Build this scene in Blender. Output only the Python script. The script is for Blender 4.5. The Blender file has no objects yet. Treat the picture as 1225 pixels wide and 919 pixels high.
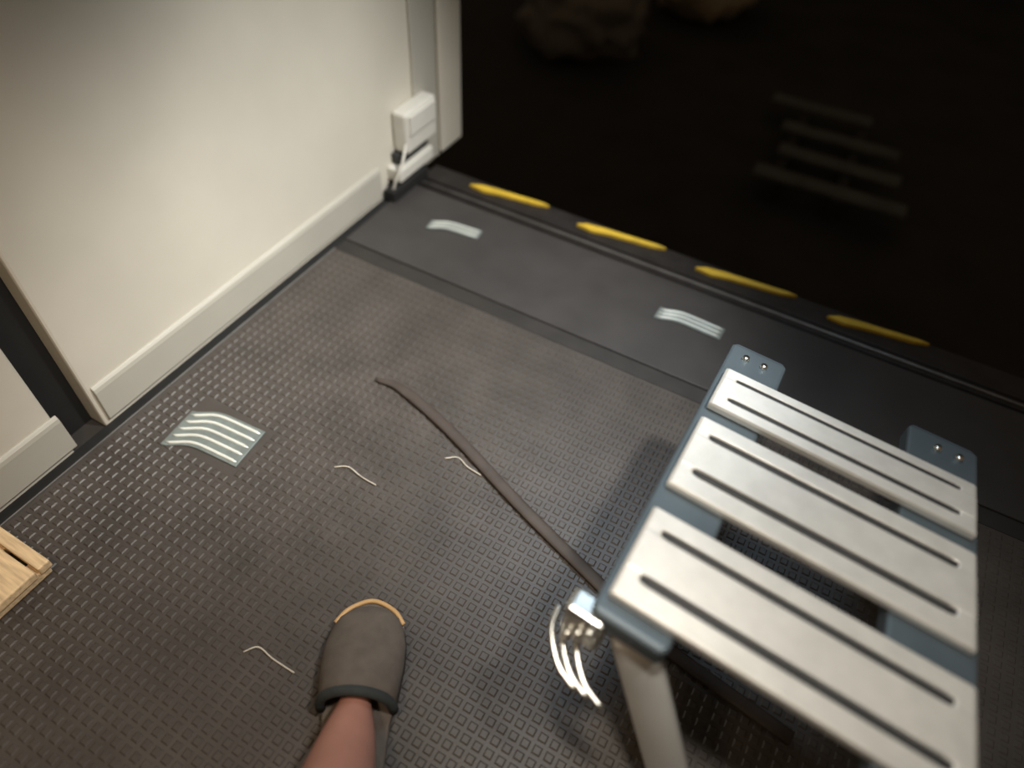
import bpy, bmesh, math, random
from mathutils import Vector, Matrix, noise
random.seed(7)
S = bpy.context.scene
C = S.collection

# ------------------------------------------------------------------ camera
RIGHT = Vector((0.87016882, 0.49071733, 0.04475181))
DOWN = Vector((0.39597897, -0.6423288, -0.65621214))
FWD = Vector((-0.29326929, 0.58873612, -0.75324824))
CAM = Vector((0, 0, 1.30))
cd = bpy.data.cameras.new('camera')
cam = bpy.data.objects.new('camera', cd); C.objects.link(cam)
m = Matrix.Identity(4)
for i in range(3):
    m[i][0], m[i][1], m[i][2], m[i][3] = RIGHT[i], -DOWN[i], -FWD[i], CAM[i]
cam.matrix_world = m
cd.sensor_fit = 'HORIZONTAL'; cd.sensor_width = 36.0
cd.lens = 850 / 1225 * 36
cd.clip_start = 0.02
cd.dof.use_dof = True
cd.dof.focus_distance = 1.38
cd.dof.aperture_fstop = 1.0
S.camera = cam

# ------------------------------------------------------------------ world, lights, exposure
w = bpy.data.worlds.new('world'); S.world = w; w.use_nodes = True
w.node_tree.nodes['Background'].inputs[0].default_value = (0.95, 0.70, 0.46, 1)
w.node_tree.nodes['Background'].inputs[1].default_value = 0.078

def aim(o, target):
    o.rotation_euler = (Vector(target) - o.location).to_track_quat('-Z', 'Y').to_euler()

def light(name, kind, loc, target, energy, col, **kw):
    l = bpy.data.lights.new(name, kind); l.energy = energy; l.color = col
    for k, v in kw.items(): setattr(l, k, v)
    o = bpy.data.objects.new(name, l); C.objects.link(o); o.location = loc; aim(o, target)
    return o
# unseen spots added for wall, corner, stool; cool panel and warm lamp unseen too
light('added_wall_spot', 'SPOT', (0.50, 1.15, 2.3), (-0.86, 1.15, 0.0), 360, (1.0, 0.985, 0.93), spot_size=math.radians(44), spot_blend=1.0, shadow_soft_size=0.10)
light('added_corner_spot', 'SPOT', (0.50, 0.50, 2.3), (-0.86, 0.42, 0.0), 130, (1.0, 0.955, 0.88), spot_size=math.radians(42), spot_blend=1.0, shadow_soft_size=0.10)
light('added_stool_spot', 'SPOT', (-0.15, 0.15, 2.5), (0.10, 0.60, 0.4), 125, (1.0, 0.93, 0.82), spot_size=math.radians(32), spot_blend=1.0, shadow_soft_size=0.10)
light('ceiling_panel', 'AREA', (-0.40, 1.9, 2.5), (-0.36, 0.85, 0), 2.2, (0.58, 0.80, 1.0), shape='RECTANGLE', size=0.8, size_y=0.35, spread=math.radians(60))
light('warm_lamp', 'SPOT', (-0.45, -0.30, 1.7), (-0.72, 0.18, 0), 30, (1.0, 0.74, 0.48), spot_size=math.radians(80), spot_blend=1.0, shadow_soft_size=0.10)

S.view_settings.view_transform = 'Standard'
S.view_settings.look = 'None'
S.view_settings.gamma = 1
S.view_settings.use_curve_mapping = False
S.view_settings.exposure = 0.0

# ------------------------------------------------------------------ materials
def mat(name, col, rough=0.6, metal=0.0, var=0.0, vscale=8.0, bump=0.0, bscale=120.0, stretch=None, spec=0.5):
    M = bpy.data.materials.new(name); M.use_nodes = True
    nt = M.node_tree; b = nt.nodes['Principled BSDF']
    b.inputs['Roughness'].default_value = rough; b.inputs['Metallic'].default_value = metal
    b.inputs['Specular IOR Level'].default_value = spec
    b.inputs['Base Color'].default_value = (*col, 1)
    tc = nt.nodes.new('ShaderNodeTexCoord'); mp = nt.nodes.new('ShaderNodeMapping')
    nt.links.new(tc.outputs['Object'], mp.inputs[0])
    if stretch: mp.inputs['Scale'].default_value = stretch
    if var:
        n = nt.nodes.new('ShaderNodeTexNoise'); n.inputs['Scale'].default_value = vscale; n.inputs['Detail'].default_value = 5
        r = nt.nodes.new('ShaderNodeValToRGB')
        r.color_ramp.elements[0].position = 0.3; r.color_ramp.elements[1].position = 0.7
        r.color_ramp.elements[0].color = (*[c * (1 - var) for c in col], 1)
        r.color_ramp.elements[1].color = (*[min(1, c * (1 + var)) for c in col], 1)
        nt.links.new(mp.outputs[0], n.inputs['Vector']); nt.links.new(n.outputs['Fac'], r.inputs[0])
        nt.links.new(r.outputs[0], b.inputs['Base Color'])
    if bump:
        n2 = nt.nodes.new('ShaderNodeTexNoise'); n2.inputs['Scale'].default_value = bscale; n2.inputs['Detail'].default_value = 3
        bp = nt.nodes.new('ShaderNodeBump'); bp.inputs['Strength'].default_value = bump; bp.inputs['Distance'].default_value = 0.002
        nt.links.new(mp.outputs[0], n2.inputs['Vector']); nt.links.new(n2.outputs['Fac'], bp.inputs['Height'])
        nt.links.new(bp.outputs[0], b.inputs['Normal'])
    return M
def ribbed_metal(name, col):
    M = mat(name, col, 0.40, 0.35, 0.06, 30)
    nt = M.node_tree; b = nt.nodes['Principled BSDF']
    tc = nt.nodes.new('ShaderNodeTexCoord'); wv = nt.nodes.new('ShaderNodeTexWave')
    wv.wave_type = 'BANDS'; wv.bands_direction = 'Y'; wv.inputs['Scale'].default_value = 95
    bp = nt.nodes.new('ShaderNodeBump'); bp.inputs['Strength'].default_value = 0.45; bp.inputs['Distance'].default_value = 0.001
    nt.links.new(tc.outputs['Object'], wv.inputs['Vector']); nt.links.new(wv.outputs['Fac'], bp.inputs['Height'])
    nt.links.new(bp.outputs[0], b.inputs['Normal'])
    return M
M = dict(
    wall=mat('wall_paint', (0.70, 0.66, 0.57), 0.55, var=0.05, vscale=4, bump=0.05, bscale=300),
    skirt=mat('skirting_shaded', (0.50, 0.48, 0.42), 0.45, var=0.04, vscale=6),  # darker than the wall: shade of the tilted face put into the colour
    plastic=mat('white_plastic', (0.72, 0.70, 0.64), 0.4, var=0.03, vscale=20),
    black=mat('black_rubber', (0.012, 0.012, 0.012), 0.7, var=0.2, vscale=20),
    slab=mat('dark_slab', (0.045, 0.040, 0.036), 0.55, var=0.2, vscale=7, bump=0.1),
    rubber=mat('brown_grey_rubber', (0.070, 0.060, 0.053), 0.42, var=0.18, vscale=9, bump=0.12, bscale=260),
    border=mat('grey_border_rubber', (0.052, 0.047, 0.045), 0.48, var=0.12, vscale=10, bump=0.15, bscale=300),
    groove=mat('groove_rubber', (0.03, 0.026, 0.023), 0.6, var=0.2, vscale=15),
    edge=mat('edge_metal', (0.30, 0.29, 0.28), 0.45, 0.6, var=0.15, vscale=20),
    nosing=mat('nosing_black_metal', (0.035, 0.03, 0.028), 0.5, 0.3, var=0.2, vscale=20),
    yellow=mat('yellow_insert', (0.78, 0.52, 0.05), 0.5, var=0.12, vscale=25),
    alu=ribbed_metal('ribbed_aluminium', (0.84, 0.81, 0.75)),
    rail=mat('blue_grey_metal', (0.11, 0.14, 0.16), 0.5, 0.35, var=0.08, vscale=15),
    tube=mat('grey_tube', (0.66, 0.66, 0.64), 0.42, 0.3, var=0.06, vscale=12),
    chrome=mat('chrome', (0.80, 0.80, 0.76), 0.28, 1.0, var=0.05, vscale=40),
    strip=mat('dark_strip', (0.03, 0.03, 0.03), 0.6, var=0.2, vscale=30),
    pale=mat('pale_plate', (0.20, 0.23, 0.22), 0.4, 0.2, var=0.15, vscale=30),
    ridge=mat('highlight_ridge', (0.88, 0.90, 0.84), 0.25, 0.3, var=0.05, vscale=30),
    cable=mat('brown_cable', (0.055, 0.042, 0.035), 0.6, var=0.2, vscale=30),
    glint=mat('glint', (0.55, 0.50, 0.42), 0.8, var=0.1, vscale=40),
    wood=mat('pine', (0.82, 0.60, 0.36), 0.5, var=0.25, vscale=10, stretch=(1.5, 14, 14), bump=0.1, bscale=60),
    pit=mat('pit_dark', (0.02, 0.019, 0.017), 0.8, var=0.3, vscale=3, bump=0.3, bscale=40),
    bag=mat('dark_bag', (0.15, 0.135, 0.11), 0.5, var=0.2, vscale=5, bump=0.3, bscale=15),
    sack=mat('tan_sack', (0.45, 0.36, 0.24), 0.8, var=0.2, vscale=12, bump=0.4, bscale=80),
    pallet=mat('grey_pallet', (0.085, 0.09, 0.085), 0.6, var=0.25, vscale=8),
    skin=mat('skin', (0.42, 0.20, 0.15), 0.5, var=0.10, vscale=14, bump=0.05, bscale=90),
    felt=mat('brown_felt', (0.11, 0.09, 0.075), 0.9, var=0.15, vscale=40, bump=0.4, bscale=400),
    tan=mat('tan_piping', (0.52, 0.32, 0.14), 0.5, var=0.1, vscale=30),
    cloth=mat('dark_cloth', (0.03, 0.035, 0.035), 0.9, var=0.2, vscale=30, bump=0.3, bscale=300),
    shirt=mat('grey_shirt', (0.16, 0.16, 0.17), 0.9, var=0.1, vscale=20, bump=0.3, bscale=300),
    hair=mat('dark_hair', (0.03, 0.022, 0.018), 0.6, var=0.3, vscale=40, stretch=(1, 1, 0.2)),
)

# ------------------------------------------------------------------ helpers
def link(name, me, material, parent=None, smooth=False, bevel=0.0, seg=2):
    o = bpy.data.objects.new(name, me); C.objects.link(o)
    if material: me.materials.append(material)
    if smooth:
        for p in me.polygons: p.use_smooth = True
    if bevel:
        b = o.modifiers.new('bevel', 'BEVEL'); b.width = bevel; b.segments = seg; b.limit_method = 'ANGLE'
    o.parent = parent
    return o
def mesh(name, verts, faces):
    me = bpy.data.meshes.new(name); me.from_pydata([tuple(v) for v in verts], [], faces)
    bm = bmesh.new(); bm.from_mesh(me); bmesh.ops.recalc_face_normals(bm, faces=bm.faces); bm.to_mesh(me); bm.free()
    return me
def box(name, lo, hi, material, parent=None, bevel=0.003, seg=2):
    (a, b, c), (d, e, f) = lo, hi
    v = [(a,b,c),(d,b,c),(d,e,c),(a,e,c),(a,b,f),(d,b,f),(d,e,f),(a,e,f)]
    return link(name, mesh(name, v, [(0,3,2,1),(4,5,6,7),(0,1,5,4),(1,2,6,5),(2,3,7,6),(3,0,4,7)]), material, parent, bevel=bevel, seg=seg)
def tube(name, pts, rad, material, parent=None, n=10, flat=1.0, up=(0, 0, 1)):
    pts = [Vector(p) for p in pts]; rr = rad if isinstance(rad, (list, tuple)) else [rad] * len(pts)
    vs, fs = [], []
    for i, p in enumerate(pts):
        d = (pts[min(i+1, len(pts)-1)] - pts[max(i-1, 0)]).normalized()
        s = d.cross(Vector(up))
        if s.length < 1e-4: s = d.cross(Vector((1, 0, 0)))
        s.normalize(); t = s.cross(d)
        for k in range(n):
            a = 2 * math.pi * k / n
            vs.append(p + s * math.cos(a) * rr[i] + t * math.sin(a) * rr[i] * flat)
    for i in range(len(pts) - 1):
        for k in range(n):
            fs.append((i*n+k, i*n+(k+1) % n, (i+1)*n+(k+1) % n, (i+1)*n+k))
    fs.append(tuple(range(n))); fs.append(tuple(range((len(pts)-1)*n, len(pts)*n)))
    return link(name, mesh(name, vs, fs), material, parent, smooth=True)
def smooth_path(pts, per=8):
    pts = [Vector(p) for p in pts]; q = [pts[0]*2-pts[1]] + pts + [pts[-1]*2-pts[-2]]; out = []
    for i in range(1, len(q)-2):
        for j in range(per):
            t = j / per; a, b, c, d = q[i-1], q[i], q[i+1], q[i+2]
            out.append(0.5*((2*b)+(c-a)*t+(2*a-5*b+4*c-d)*t*t+(3*b-a-3*c+d)*t**3))
    return out + [pts[-1]]
def tag(o, label, cat, group=None):
    o['label'] = label; o['category'] = cat
    if group: o['group'] = group
    return o
def thing(name, label, cat, loc=(0, 0, 0), rz=0.0, group=None):
    o = bpy.data.objects.new(name, None); C.objects.link(o); o.location = loc; o.rotation_euler = (0, 0, rz)
    o.empty_display_size = 0.05
    return tag(o, label, cat, group)
def struct(o, label, cat):
    o['kind'] = 'structure'; return tag(o, label, cat)

# ------------------------------------------------------------------ structure
XW = -1.224
EDGE = 1.72
struct(box('floor', (XW - 0.3, -2.2, -0.25), (2.4, EDGE - 0.02, -0.012), M['slab'], bevel=0), 'dark slab floor beneath the studded mat', 'floor')
# white wall: two panels with a black recess between them, ends in the dark
wl = box('wall_left', (XW - 0.14, 0.432, -0.012), (XW, 1.91, 2.6), M['wall'], bevel=0.006)
struct(wl, 'large cream white wall panel lit along its foot', 'wall')
w2 = box('wall_left', (XW - 0.14, -2.2, -0.012), (XW, 0.350, 2.6), M['wall'], bevel=0.006)
struct(w2, 'narrow cream wall panel left of the black recess', 'wall')
struct(box('wall_recess', (XW - 0.22, 0.30, -0.012), (XW - 0.05, 0.46, 2.6), M['black'], bevel=0), 'black recess strip between the two white wall panels', 'wall')
def skirting(name, y0, y1, label):
    prof = [(0, 0.014), (0.010, 0.014), (0.010, 0.098), (0.008, 0.107), (0.003, 0.113), (0, 0.114)]
    vs = [(XW + a, y, z) for y in (y0, y1) for a, z in prof]; n = len(prof)
    fs = [(i, (i+1) % n, n+(i+1) % n, n+i) for i in range(n)] + [tuple(range(n)), tuple(range(n, 2*n))]
    return struct(link(name, mesh(name, vs, fs), M['skirt'], bevel=0.002), label, 'baseboard')
skirting('baseboard_left', 0.444, 1.462, 'long white skirting board along the big wall panel')
skirting('baseboard_left', -2.2, 0.358, 'short white skirting board left of the black recess')
struct(box('trim_1', (XW + 0.0, 1.655, 0.004), (XW + 0.010, 1.775, 2.6), M['skirt'], bevel=0.004), 'inner upright white casing strip at the wall end', 'trim')
struct(box('trim_2', (XW + 0.0, 1.785, 0.004), (XW + 0.016, 1.91, 2.6), M['wall'], bevel=0.010), 'outer upright white casing strip at the wall end', 'trim')
struct(box('trim_3', (XW, -2.2, -0.012), (XW + 0.030, 1.60, -0.004), M['black'], bevel=0), 'black strip painting the shadow gap between the wall foot and mat', 'trim')  # black strip stands in for the shadow under the skirting

# lower level in the dark
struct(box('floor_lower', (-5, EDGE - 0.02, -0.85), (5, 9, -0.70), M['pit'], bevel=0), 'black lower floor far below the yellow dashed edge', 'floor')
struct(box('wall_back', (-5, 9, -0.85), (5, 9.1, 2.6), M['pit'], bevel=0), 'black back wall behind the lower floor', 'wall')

# border strip with groove
struct(box('border_strip', (XW + 0.031, 1.250, -0.012), (2.4, 1.585, 0.002), M['border'], bevel=0.002), 'smooth dark grey border strip before the yellow dashed edge', 'floor')
struct(box('groove_strip', (XW + 0.031, 1.203, -0.012), (2.4, 1.249, -0.003), M['groove'], bevel=0), 'dark sunken joint between studded mat and smooth border', 'floor')

# nosing with yellow inserts
ns = thing('edge_nosing', 'black ridged metal nosing with four yellow inserts along the drop', 'nosing', (0, 1.66, -0.012))
box('base_profile', (XW + 0.031, -0.073, 0), (2.4, 0.065, 0.008), M['nosing'], ns, bevel=0.002)
box('drop_face', (XW + 0.031, 0.05, -0.20), (2.4, 0.065, -0.001), M['nosing'], ns, bevel=0.002)
for y in (-0.060, -0.040, -0.020):
    tube('ridge', [(XW + 0.04, y, 0.009), (2.4, y, 0.009)], 0.0035, M['edge'] if y == -0.040 else M['nosing'], ns, n=8)
for a, b in ((-1.035, -0.765), (-0.655, -0.375), (-0.275, 0.015), (0.105, 0.370)):
    L = b - a
    out = [(a, 0.016), (a+0.03, 0.034), (a+0.08, 0.042), (b-0.03, 0.056), (b, 0.054), (b-0.04, 0.040), (a+0.10, 0.022), (a+0.05, 0.010)]
    vs = [(x, y, z) for z in (0.006, 0.020) for x, y in out]; n = len(out)
    fs = [(i, (i+1) % n, n+(i+1) % n, n+i) for i in range(n)] + [tuple(range(n)), tuple(range(n, 2*n))]
    ye = link('yellow_insert', mesh('yellow_insert', vs, fs), M['yellow'], ns, bevel=0.003); ye['label'] = 'yellow insert'

# ------------------------------------------------------------------ studded rubber mat
MX0, MX1, MY0, MY1, MZ = XW + 0.034, 1.30, -0.60, 1.200, 0.0
mt = thing('rubber_mat', 'brown grey studded rubber mat covering the floor', 'mat', (MX0, MY0, -0.011))
box('mat_base', (0, 0, 0), (MX1 - MX0, MY1 - MY0, 0.011), M['rubber'], mt, bevel=0.002)
box('edge_strip', (-0.0035, 0, 0), (-0.0005, MY1 - MY0, 0.0125), M['edge'], mt, bevel=0)
PITCH = 0.0225
def stud_vf(cx, cy, z):
    a, b, h = 0.0082, 0.0054, 0.0024
    v = [(cx-a, cy-a, z), (cx+a, cy-a, z), (cx+a, cy+a, z), (cx-a, cy+a, z),
         (cx-b, cy-b, z+h), (cx+b, cy-b, z+h), (cx+b, cy+b, z+h), (cx-b, cy+b, z+h)]
    return v, [(4,5,6,7), (0,1,5,4), (1,2,6,5), (2,3,7,6), (3,0,4,7)]
def project(p):
    d = Vector(p) - CAM; z = d.dot(FWD)
    return (612.5 + 850*d.dot(RIGHT)/z, 459.5 + 850*d.dot(DOWN)/z, z)
plates = [(-1.095, -0.885, 0.463, 0.612)]
spots = []
nx = int((MX1 - MX0 - 0.02) / PITCH); ny = int((MY1 - MY0 - 0.02) / PITCH)
for i in range(nx):
    for j in range(ny):
        x, y = 0.018 + i*PITCH, MY1 - MY0 - 0.018 - j*PITCH
        X, Y = x + MX0, y + MY0
        if any(a < X < b and c < Y < d for a, b, c, d in plates): continue
        spots.append((x, y, project((X, Y, 0))))
def seen(s):
    u, v, z = s[2]
    return z > 0 and 5 < u < 1220 and 5 < v < 914 and not (u > 700 and v > 380) and not (320 < u < 620 and v > 715) and not (u < 70 and v > 640)
near = sorted([s for s in spots if seen(s)], key=lambda s: s[2][2])[:300]
ns_ = set(id(s) for s in near)
v, f = stud_vf(0, 0, 0); stud_me = mesh('stud', v, f); stud_me.materials.append(M['rubber'])
for x, y, _ in near:
    o = bpy.data.objects.new('stud', stud_me); C.objects.link(o); o.location = (x, y, 0.0108); o.parent = mt
vs, fs = [], []
for s in spots:
    if id(s) in ns_: continue
    v, f = stud_vf(s[0], s[1], 0.0108); k = len(vs); vs += v; fs += [tuple(q + k for q in g) for g in f]
st = link('studs', mesh('studs', vs, fs), M['rubber'], mt); st['kind'] = 'stuff'

# ------------------------------------------------------------------ added plates, wavy ridges shaped as smeared highlights
def streak_plate(name, label, loc, w, d, rows, rz, amp):
    t = thing(name, label, 'highlight plate', loc, rz, 'pale plates with highlight streak ridges on the floor')
    def bend(u): return amp * (1 - math.exp(-((u) / 0.22) ** 2) - 0.25 * u) if u < 9 else 0
    n = 16; vs, fs = [], []
    for z in (0.0, 0.004):
        for i in range(n + 1):
            u = i / n
            for q in (0, 1): vs.append((u*w - w/2, -d/2 + q*d + bend(u) - amp*0.5, z))
    k = 2*(n+1)
    for i in range(n):
        fs += [(2*i, 2*i+1, 2*i+3, 2*i+2), (k+2*i, k+2*i+1, k+2*i+3, k+2*i+2), (2*i, 2*i+2, k+2*i+2, k+2*i), (2*i+1, 2*i+3, k+2*i+3, k+2*i+1)]
    fs += [(0, 1, k+1, k), (2*n, 2*n+1, k+2*n+1, k+2*n)]
    link('plate', mesh('plate', vs, fs), M['pale'], t, bevel=0.0015)
    for r in range(rows):
        y = -d/2 + d*(r + 0.5)/rows
        pts = [(u*w*0.94 - w*0.47, y + bend(u) - amp*0.5, 0.0045) for u in [i/14 for i in range(15)]]
        tube('ridge', pts, [0.0012] + [0.0042*d/rows/0.022]*13 + [0.0012], M['ridge'], t, n=8, flat=0.7)
    return t
streak_plate('highlight_plate', 'pale rectangular plate ridged like smeared highlights on the mat near the white wall', (-0.993, 0.530, 0.0), 0.185, 0.105, 5, 0.10, 0.028)
streak_plate('highlight_plate', 'small white plate ridged like smeared highlights on the border strip by the wall corner', (-0.950, 1.455, 0.002), 0.160, 0.042, 3, 0.12, 0.022)
streak_plate('highlight_plate', 'small white plate ridged like smeared highlights on the border strip behind the metal stool', (-0.208, 1.450, 0.002), 0.180, 0.046, 3, -0.02, 0.020)

# dark cable across the mat
cp = smooth_path([(-0.79, 0.852, 0.008), (-0.725, 0.860, 0.008), (-0.608, 0.831, 0.008), (-0.492, 0.791, 0.008), (-0.327, 0.726, 0.008), (-0.139, 0.661, 0.008), (0.05, 0.60, 0.008), (0.30, 0.56, 0.008)])
tag(tube('floor_cable', cp, [0.005 + 0.009*min(1, i/10) for i in range(len(cp))], M['cable'], n=12, flat=0.35), 'flat dark brown cable curving over the mat and under the stool', 'cable')
for pts, lab in (([(-0.602, 0.205), (-0.585, 0.225), (-0.55, 0.222), (-0.50, 0.222)], 'thin pale smeared highlight on the mat left of the slipper'),
                 ([(-0.716, 0.602), (-0.69, 0.618), (-0.65, 0.612), (-0.611, 0.611)], 'thin pale smeared highlight in the middle of the mat'),
                 ([(-0.524, 0.745), (-0.50, 0.762), (-0.47, 0.752), (-0.433, 0.748)], 'thin pale smeared highlight lying beside the dark cable')):
    tag(tube('glint_trail', smooth_path([(x, y, 0.0045) for x, y in pts], 5), 0.0016, M['glint'], n=6), lab, 'trail', 'smeared highlights built on the mat')  # thin pale tubes stand in for smeared highlights on the floor

# ------------------------------------------------------------------ socket on the wall and black plug box
sk = thing('wall_socket', 'white wall socket box near the wall end with shelf like lower lip', 'socket', (XW, 1.60, 0.10))
box('body', (0, -0.055, 0.025), (0.055, 0.105, 0.155), M['plastic'], sk, bevel=0.012, seg=3)
box('cover', (0.055, -0.042, 0.085), (0.062, 0.090, 0.145), M['plastic'], sk, bevel=0.003)
box('lower_lip', (0, -0.095, -0.050), (0.050, 0.085, -0.008), M['plastic'], sk, bevel=0.006)
box('bracket', (0, -0.07, -0.008), (0.035, 0.08, 0.026), M['strip'], sk, bevel=0.004)
tube('cable', smooth_path([(0.045, -0.05, 0.06), (0.06, -0.09, 0.03), (0.05, -0.115, -0.02), (0.035, -0.12, -0.07)]), 0.004, M['plastic'], sk, n=8)
pb = thing('plug_box', 'small black plug box on the floor under the white socket', 'box', (XW, 1.465, -0.004))
box('body', (0.0105, 0.003, 0), (0.050, 0.187, 0.043), M['black'], pb, bevel=0.006)
box('lid', (0.014, 0.010, 0.043), (0.046, 0.175, 0.046), M['black'], pb, bevel=0.002)
tube('screw', [(0.030, 0.03, 0.046), (0.030, 0.03, 0.048)], 0.004, M['edge'], pb, n=8)

# ------------------------------------------------------------------ aluminium slatted stool
so = thing('metal_stool', 'metal stool with three ribbed aluminium slats and grey splayed legs', 'stool', (0.170, 0.665, 0.0035), -0.085)
SLOPE = -0.15
def lf(t): return -0.222 - 0.08 * t
def rt(t): return 0.212 - 0.11 * t
def ztop(t): return 0.42 + SLOPE * t
def slat(t1, t0):
    # cross profile from back (t1) to front (t0): edge strip, groove, field, groove, edge strip
    W = t1 - t0
    pr = [(0.0, -0.016), (0.0, -0.004), (0.02, 0.0), (0.19, 0.0), (0.212, 'g'), (0.268, 'g'), (0.29, 0.001), (0.69, 0.001), (0.712, 'g'), (0.768, 'g'), (0.79, 0.0), (0.98, 0.0), (1.0, -0.004), (1.0, -0.016)]
    us = [0.0, 0.012, 0.055, 0.085, 0.5, 0.915, 0.945, 0.988, 1.0]
    vs, fs = [], []; n = len(pr)
    for u in us:
        g = 1.0 if 0.08 < u < 0.92 else 0.0
        e = -0.003 if u in (0.0, 1.0) else 0.0
        for q, z in pr:
            t = t1 - q * W; zz = (-0.010 * g if z == 'g' else z)
            if z != -0.016: zz += e
            vs.append((lf(t) + (rt(t) - lf(t)) * u, t, ztop(t) + zz))
    for i in range(len(us)-1):
        for k in range(n):
            fs.append((i*n+k, i*n+(k+1) % n, (i+1)*n+(k+1) % n, (i+1)*n+k))
    fs += [tuple(range(n)), tuple(range((len(us)-1)*n, len(us)*n))]
    o = link('slat', mesh('slat', vs, fs), M['alu'], so, bevel=0.0015)
    for q in (0.24, 0.74):
        t = t1 - q * W; xl, xr = lf(t), rt(t); dx = xr - xl
        tube('rubber_strip', smooth_path([(xl+dx*0.082, t, ztop(t)-0.008), (xl+dx*0.10, t, ztop(t)-0.0035), (xr-dx*0.10, t, ztop(t)-0.0035), (xr-dx*0.082, t, ztop(t)-0.008)], 3), 0.0062, M['strip'], o, n=8, flat=0.45)
    return o
slat(0.270, 0.158); slat(0.122, -0.048); slat(-0.100, -0.264)
def rail(x0f, x1f, label):
    vs, fs = [], []
    ts = [-0.292, -0.282, 0.365, 0.38]
    for t in ts:
        d = 0.008 if t in (ts[0], ts[-1]) else 0
        xa, xb, zz = x0f(t), x1f(t), ztop(t) - 0.018
        vs += [(xa+d, t, zz-0.040), (xb-d, t, zz-0.040), (xb-d, t, zz-d*0.5), (xa+d, t, zz-d*0.5)]
    for i in range(3):
        for k in range(4): fs.append((4*i+k, 4*i+(k+1) % 4, 4*i+4+(k+1) % 4, 4*i+4+k))
    fs += [(0, 1, 2, 3), (12, 13, 14, 15)]
    r = link('side_rail', mesh('side_rail', vs, fs), M['rail'], so, bevel=0.005); r['label'] = label
    return r
rl = rail(lambda t: lf(t)-0.012, lambda t: lf(t)+0.095, 'blue grey side rail')
rr = rail(lambda t: rt(t)-0.105, lambda t: rt(t)+0.010, 'blue grey side rail')
for r, ex, sx in ((rl, lf(0.335), 1), (rr, rt(0.335), -1)):
    for k in range(2):
        xx = ex + sx*(0.022 + 0.035*k)
        tube('bolt', [(xx, 0.335, ztop(0.335)-0.020), (xx, 0.335, ztop(0.335)-0.011)], [0.008, 0.006], M['chrome'], r, n=10)
# front legs lean inwards and splay forward, back legs stand upright
for sx, ex, xf in ((-1, lf(-0.262) + 0.030, 0.046), (1, rt(-0.262) - 0.030, 0.140)):
    z = ztop(-0.25) - 0.045; t = -0.254
    tube('leg', [(ex, t, z), (ex*0.86 + xf*0.14, t - 0.012, z*0.86), (ex*0.03 + xf*0.97, t - 0.085, 0.050), (xf, t - 0.092, 0.018), (xf, t - 0.092, 0.001)], [0.036, 0.038, 0.036, 0.030, 0.028], M['tube'], so, n=18, flat=0.55, up=(0, 1, 0))
for ex in (lf(0.30) + 0.035, rt(0.30) - 0.035):
    tube('leg', [(ex, 0.290, ztop(0.29) - 0.05), (ex, 0.290, 0.0)], [0.024, 0.020], M['tube'], so, n=14)
tube('crossbar', [(lf(0.04) + 0.05, 0.04, ztop(0.04) - 0.050), (rt(0.04) - 0.05, 0.04, ztop(0.04) - 0.050)], 0.014, M['rail'], so, n=10)
# chrome hinge at the front left corner
hx = lf(-0.26)
hg = box('hinge', (hx-0.040, -0.300, 0.345), (hx+0.016, -0.262, 0.425), M['chrome'], so, bevel=0.007, seg=3); hg['label'] = 'chrome corner hinge'
for k in range(3):
    tube('bolt', [(hx-0.026+0.014*k, -0.300, 0.365+0.02*k), (hx-0.026+0.014*k, -0.310, 0.365+0.02*k)], [0.009, 0.006], M['chrome'], hg, n=10)
for k, dx in enumerate((0, 0.018, 0.040)):
    tube('highlight_rod', smooth_path([(hx-0.060+dx, -0.262, 0.335), (hx-0.052+dx, -0.296, 0.330), (hx-0.020+dx, -0.330, 0.322), (hx+0.018+dx, -0.345, 0.316)], 5), 0.0045, M['chrome'], hg, n=8)  # bent chrome rods shape the smeared highlights beside the hinge

# ------------------------------------------------------------------ wooden stool corner
wo = thing('wooden_board', 'light pine slatted floor board corner beside the wall', 'board', (-1.10, -0.05, 0.0032))
y = 0.196
for k, wd in enumerate((0.024, 0.088, 0.088, 0.088, 0.088)):
    box('plank', (-0.070, y - wd, 0.022), (0.088, y, 0.042), M['wood'], wo, bevel=0.003); y -= wd + 0.006
for sx in (-0.055, 0.045):
    box('batten', (sx, -0.190, 0.0), (sx + 0.036, 0.190, 0.0218), M['wood'], wo, bevel=0.003)

# ------------------------------------------------------------------ dim things on the lower level
def crumple(name, r, seed, amp, material, parent=None, loc=(0, 0, 0)):
    bm = bmesh.new(); bmesh.ops.create_icosphere(bm, subdivisions=4, radius=1)
    for vv in bm.verts:
        p = vv.co.normalized(); q = Vector((p.x*r[0], p.y*r[1], p.z*r[2]))
        d = noise.fractal(p*1.7 + Vector((seed, 0, 0)), 1.0, 2.0, 4) + 0.6*abs(noise.noise(p*4 + Vector((0, seed, 0))))
        vv.co = q * (1 + amp*d)
        if vv.co.z < -r[2]*0.75: vv.co.z = -r[2]*0.75
    me = bpy.data.meshes.new(name); bm.to_mesh(me); bm.free()
    o = link(name, me, material, parent, smooth=True); o.location = loc
    return o
bg = thing('dark_bag', 'crumpled black bag in the dark beyond the wall end', 'bag', (-1.85, 4.35, -0.70))
crumple('bag_body', (0.40, 0.34, 0.30), 3.1, 0.35, M['bag'], bg, (0, 0, 0.225))
tube('tied_neck', smooth_path([(0, 0, 0.42), (0.02, 0.01, 0.52), (0.05, 0.0, 0.60)], 4), [0.05]*4 + [0.03]*3 + [0.07, 0.09], M['bag'], bg, n=12)
sc = thing('tan_sack', 'slumped tan sack dimly lit at the top of the dark', 'sack', (-1.36, 5.35, -0.70))
crumple('sack_body', (0.36, 0.36, 0.42), 8.4, 0.22, M['sack'], sc, (0, 0, 0.315))
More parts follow.
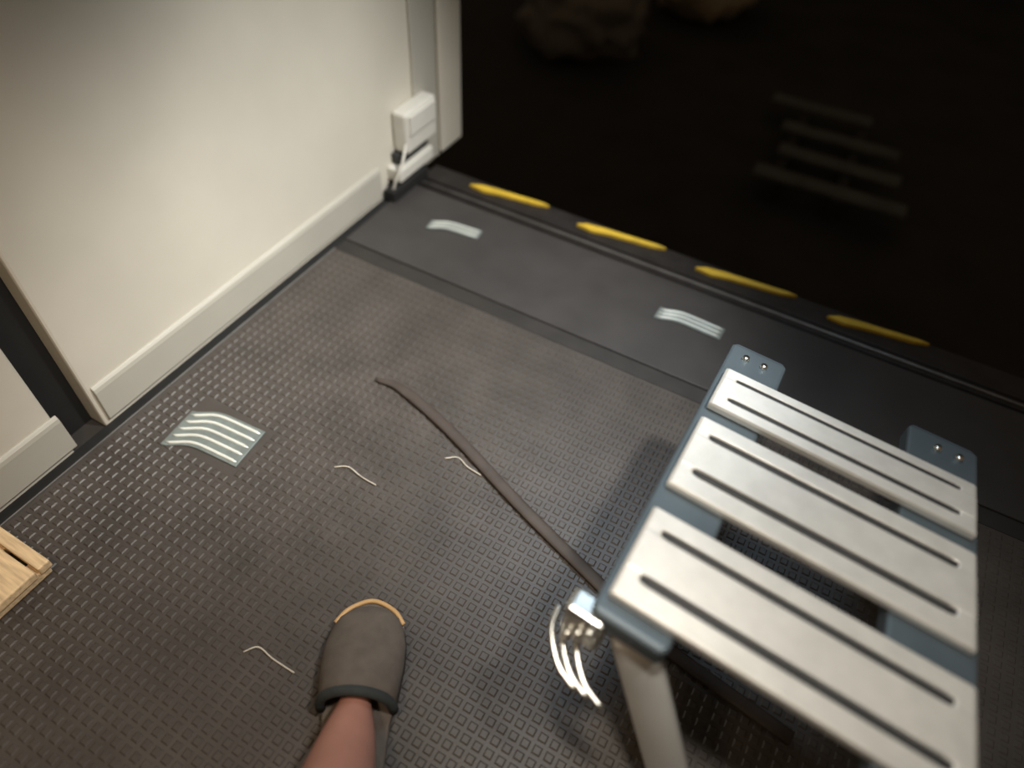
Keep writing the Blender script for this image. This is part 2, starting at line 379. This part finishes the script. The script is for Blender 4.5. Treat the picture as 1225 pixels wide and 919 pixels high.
tube('tied_neck', [(0, 0, 0.66), (0, 0, 0.74), (0.02, 0, 0.84)], [0.09, 0.04, 0.10], M['sack'], sc, n=12)
pl = thing('pallet', 'dark grey slatted pallet lying on the lower floor', 'pallet', (0.0, 3.72, -0.70), 0.03)
for k, (yy, x0, x1) in enumerate(((-0.42, -0.42, 0.30), (-0.17, -0.36, 0.24), (0.08, -0.40, 0.20), (0.36, -0.52, 0.02))):
    box('slat', (x0, yy, 0.10), (x1, yy + 0.10, 0.122), M['pallet'], pl, bevel=0.004)
for x in (-0.34, -0.03):
    box('bearer', (x, -0.44, 0.0), (x + 0.05, 0.48, 0.10), M['pit'], pl, bevel=0.004)

# ------------------------------------------------------------------ person standing behind the camera, one slippered foot in view
pe = thing('person', 'person in dark shorts standing with one slippered foot stepping into view', 'person', (0, 0, 0))
def skin_body(name, verts, edges, radii, material, root=0, parent=pe):
    me = bpy.data.meshes.new(name); me.from_pydata(verts, edges, [])
    o = bpy.data.objects.new(name, me); C.objects.link(o); o.parent = parent
    s = o.modifiers.new('skin', 'SKIN'); s.use_smooth_shade = True
    for i, r in enumerate(radii):
        sv = me.skin_vertices[0].data[i]; sv.radius = r if isinstance(r, tuple) else (r, r); sv.use_root = (i == root)
    sb = o.modifiers.new('subdivision', 'SUBSURF'); sb.levels = 2; sb.render_levels = 2
    me.materials.append(material)
    return o
HE, TO = Vector((-0.285, 0.085, 0)), Vector((-0.450, 0.385, 0))
AX = (TO - HE).normalized(); SD = Vector((AX.y, -AX.x, 0)); FL = (TO - HE).length
def fp(s, side, z): return tuple(HE + AX*(s*FL) + SD*side + Vector((0, 0, z)))
B = [(-0.10, -0.34, 0.93),                                   # 0 pelvis
     (-0.19, -0.32, 0.88), (-0.150, -0.17, 0.50), fp(0.10, 0, 0.11), fp(0.32, 0, 0.066), fp(0.56, 0, 0.044), fp(0.80, 0, 0.036),   # left leg 1-6
     (-0.01, -0.35, 0.88), (0.04, -0.34, 0.49), (0.06, -0.46, 0.10), (0.07, -0.38, 0.045), (0.08, -0.28, 0.035),                   # right leg 7-11
     (-0.10, -0.36, 1.12), (-0.09, -0.37, 1.34), (-0.09, -0.33, 1.43), (-0.09, -0.285, 1.50), (-0.09, -0.26, 1.58), (-0.09, -0.275, 1.655),  # torso, head 12-17
     (-0.27, -0.37, 1.37), (-0.32, -0.33, 1.12), (-0.16, -0.19, 1.22), (-0.10, -0.15, 1.24),                                    # left arm 18-21
     (0.09, -0.37, 1.37), (0.15, -0.33, 1.12), (0.02, -0.20, 1.20), (-0.03, -0.17, 1.22)]                                        # right arm 22-25
BE = [(0,1),(1,2),(2,3),(3,4),(4,5),(5,6),(0,7),(7,8),(8,9),(9,10),(10,11),(0,12),(12,13),(13,14),(14,15),(15,16),(16,17),(13,18),(18,19),(19,20),(20,21),(13,22),(22,23),(23,24),(24,25)]
BR = [0.11, 0.080, 0.056, 0.060, 0.046, 0.018, 0.011, 0.080, 0.056, 0.040, 0.036, 0.026, 0.105, 0.115, 0.048, 0.062, 0.084, 0.070, 0.048, 0.040, 0.028, 0.032, 0.048, 0.040, 0.028, 0.032]
def add(a, p, r):
    B.append(tuple(p)); BE.append((a, len(B) - 1)); BR.append(r); return len(B) - 1
for palm, sx in ((21, 1), (25, -1)):                      # five unequal curled fingers on each hand
    c = Vector(B[palm])
    for k, L in enumerate((0.036, 0.042, 0.046, 0.042, 0.034)):
        if k == 0: a = add(palm, c + Vector((sx*0.010, 0.002, 0.034)), 0.010); add(a, c + Vector((sx*0.028, 0.004, 0.052)), 0.008); continue
        z = 0.024 - 0.016*(k - 1)
        a = add(palm, c + Vector((sx*0.030, 0.012, z)), 0.009); a = add(a, c + Vector((sx*(0.030 + L*0.5), 0.012, z)), 0.008); add(a, c + Vector((sx*(0.036 + L*0.5), -0.010, z)), 0.007)
add(16, (-0.09, -0.172, 1.575), 0.012)                    # nose
add(16, (-0.178, -0.268, 1.580), 0.014); add(16, (-0.002, -0.268, 1.580), 0.014)   # ears
skin_body('body', B, BE, BR, M['skin'])
skin_body('shorts', [B[0], B[1], (-0.19, -0.22, 0.60), B[7], (0.02, -0.345, 0.60), (-0.10, -0.35, 1.02)], [(0,1),(1,2),(0,3),(3,4),(0,5)], [0.15, 0.115, 0.090, 0.115, 0.090, 0.145], M['cloth'])
skin_body('shirt', [B[12], (-0.10, -0.35, 0.97), B[13], (-0.09, -0.345, 1.405), B[18], (-0.310, -0.340, 1.17), B[22], (0.138, -0.340, 1.17)], [(0,1),(0,2),(2,3),(2,4),(4,5),(2,6),(6,7)], [0.15, 0.155, 0.165, 0.085, 0.080, 0.066, 0.080, 0.066], M['shirt'])
hr = crumple('hair', (0.098, 0.105, 0.075), 1.3, 0.06, M['hair'], pe, (-0.09, -0.30, 1.665))
for ex in (-0.122, -0.058):
    crumple('eye', (0.011, 0.008, 0.009), 0.5, 0.0, M['hair'], pe, (ex, -0.186, 1.600))
box('mouth', (-0.112, -0.192, 1.535), (-0.068, -0.183, 1.542), M['tan'], pe, bevel=0.002)
# slipper: sole, felt toe cap with tan piping, dark collar
OUT = [(0.0, 0.030), (0.06, 0.038), (0.2, 0.042), (0.4, 0.043), (0.6, 0.050), (0.78, 0.054), (0.90, 0.048), (0.97, 0.034), (1.02, 0.010)]
ring = [(s, wd) for s, wd in OUT] + [(s, -wd) for s, wd in reversed(OUT)]
def slipper_at(name, fpf):
    sl = bpy.data.objects.new(name, None); C.objects.link(sl); sl.parent = pe; return sl
vs = [fp(s, wd*1.32, z) for z in (0.004, 0.022) for s, wd in ring]; n = len(ring)
fs = [(i, (i+1) % n, n+(i+1) % n, n+i) for i in range(n)] + [tuple(range(n)), tuple(range(n, 2*n))]
sole = link('slipper', mesh('slipper', vs, fs), M['felt'], pe, bevel=0.004, seg=3); sole['label'] = 'brown felt slipper with tan sole edge'
secs = [(0.50, 0.048, 0.098), (0.60, 0.051, 0.090), (0.70, 0.054, 0.078), (0.80, 0.0535, 0.060), (0.88, 0.049, 0.052), (0.95, 0.040, 0.043), (1.0, 0.024, 0.034), (1.015, 0.006, 0.024)]
vs, fs, K = [], [], 14
for s, wd, h in secs:
    for k in range(K + 1):
        a = math.pi * k / K
        vs.append(fp(s + 0.04*math.sin(a)*(0.9 - s) - 0.03, math.cos(a)*wd*1.28, 0.021 + math.sin(a)**0.8*(h - 0.018)))
for i in range(len(secs) - 1):
    for k in range(K): fs.append((i*(K+1)+k, i*(K+1)+k+1, (i+1)*(K+1)+k+1, (i+1)*(K+1)+k))
up = link('toe_cap', mesh('toe_cap', vs, fs), M['felt'], sole, smooth=True)
sd = up.modifiers.new('solidify', 'SOLIDIFY'); sd.thickness = 0.004; sd.offset = 1
tube('collar', [vs[k] for k in range(K + 1)], 0.009, M['cloth'], sole, n=8)
tube('piping', smooth_path([fp(s, wd*1.29, 0.024) for s, wd in ring[6:-6]], 5), 0.0045, M['tan'], sole, n=8)
# the other slipper, out of view behind the camera
vs = [(0.07 + wd*1.2 + 0.02*sq, -0.50 + sq*0.27, z) for z in (0.004, 0.022) for sq, wd in ring]; n = len(ring)
fs = [(i, (i+1) % n, n+(i+1) % n, n+i) for i in range(n)] + [tuple(range(n)), tuple(range(n, 2*n))]
sole2 = link('slipper', mesh('slipper', vs, fs), M['felt'], pe, bevel=0.004, seg=3); sole2['label'] = 'brown felt slipper with tan sole edge'
vs, fs = [], []
for sq, wd, h in secs:
    for k in range(K + 1):
        a = math.pi * k / K
        vs.append((0.07 + 0.02*sq + math.cos(a)*wd*1.16, -0.50 + sq*0.27, 0.021 + math.sin(a)**0.8*(h - 0.018)))
for i in range(len(secs) - 1):
    for k in range(K): fs.append((i*(K+1)+k, i*(K+1)+k+1, (i+1)*(K+1)+k+1, (i+1)*(K+1)+k))
up2 = link('toe_cap', mesh('toe_cap', vs, fs), M['felt'], sole2, smooth=True)
sd = up2.modifiers.new('solidify', 'SOLIDIFY'); sd.thickness = 0.004; sd.offset = 1
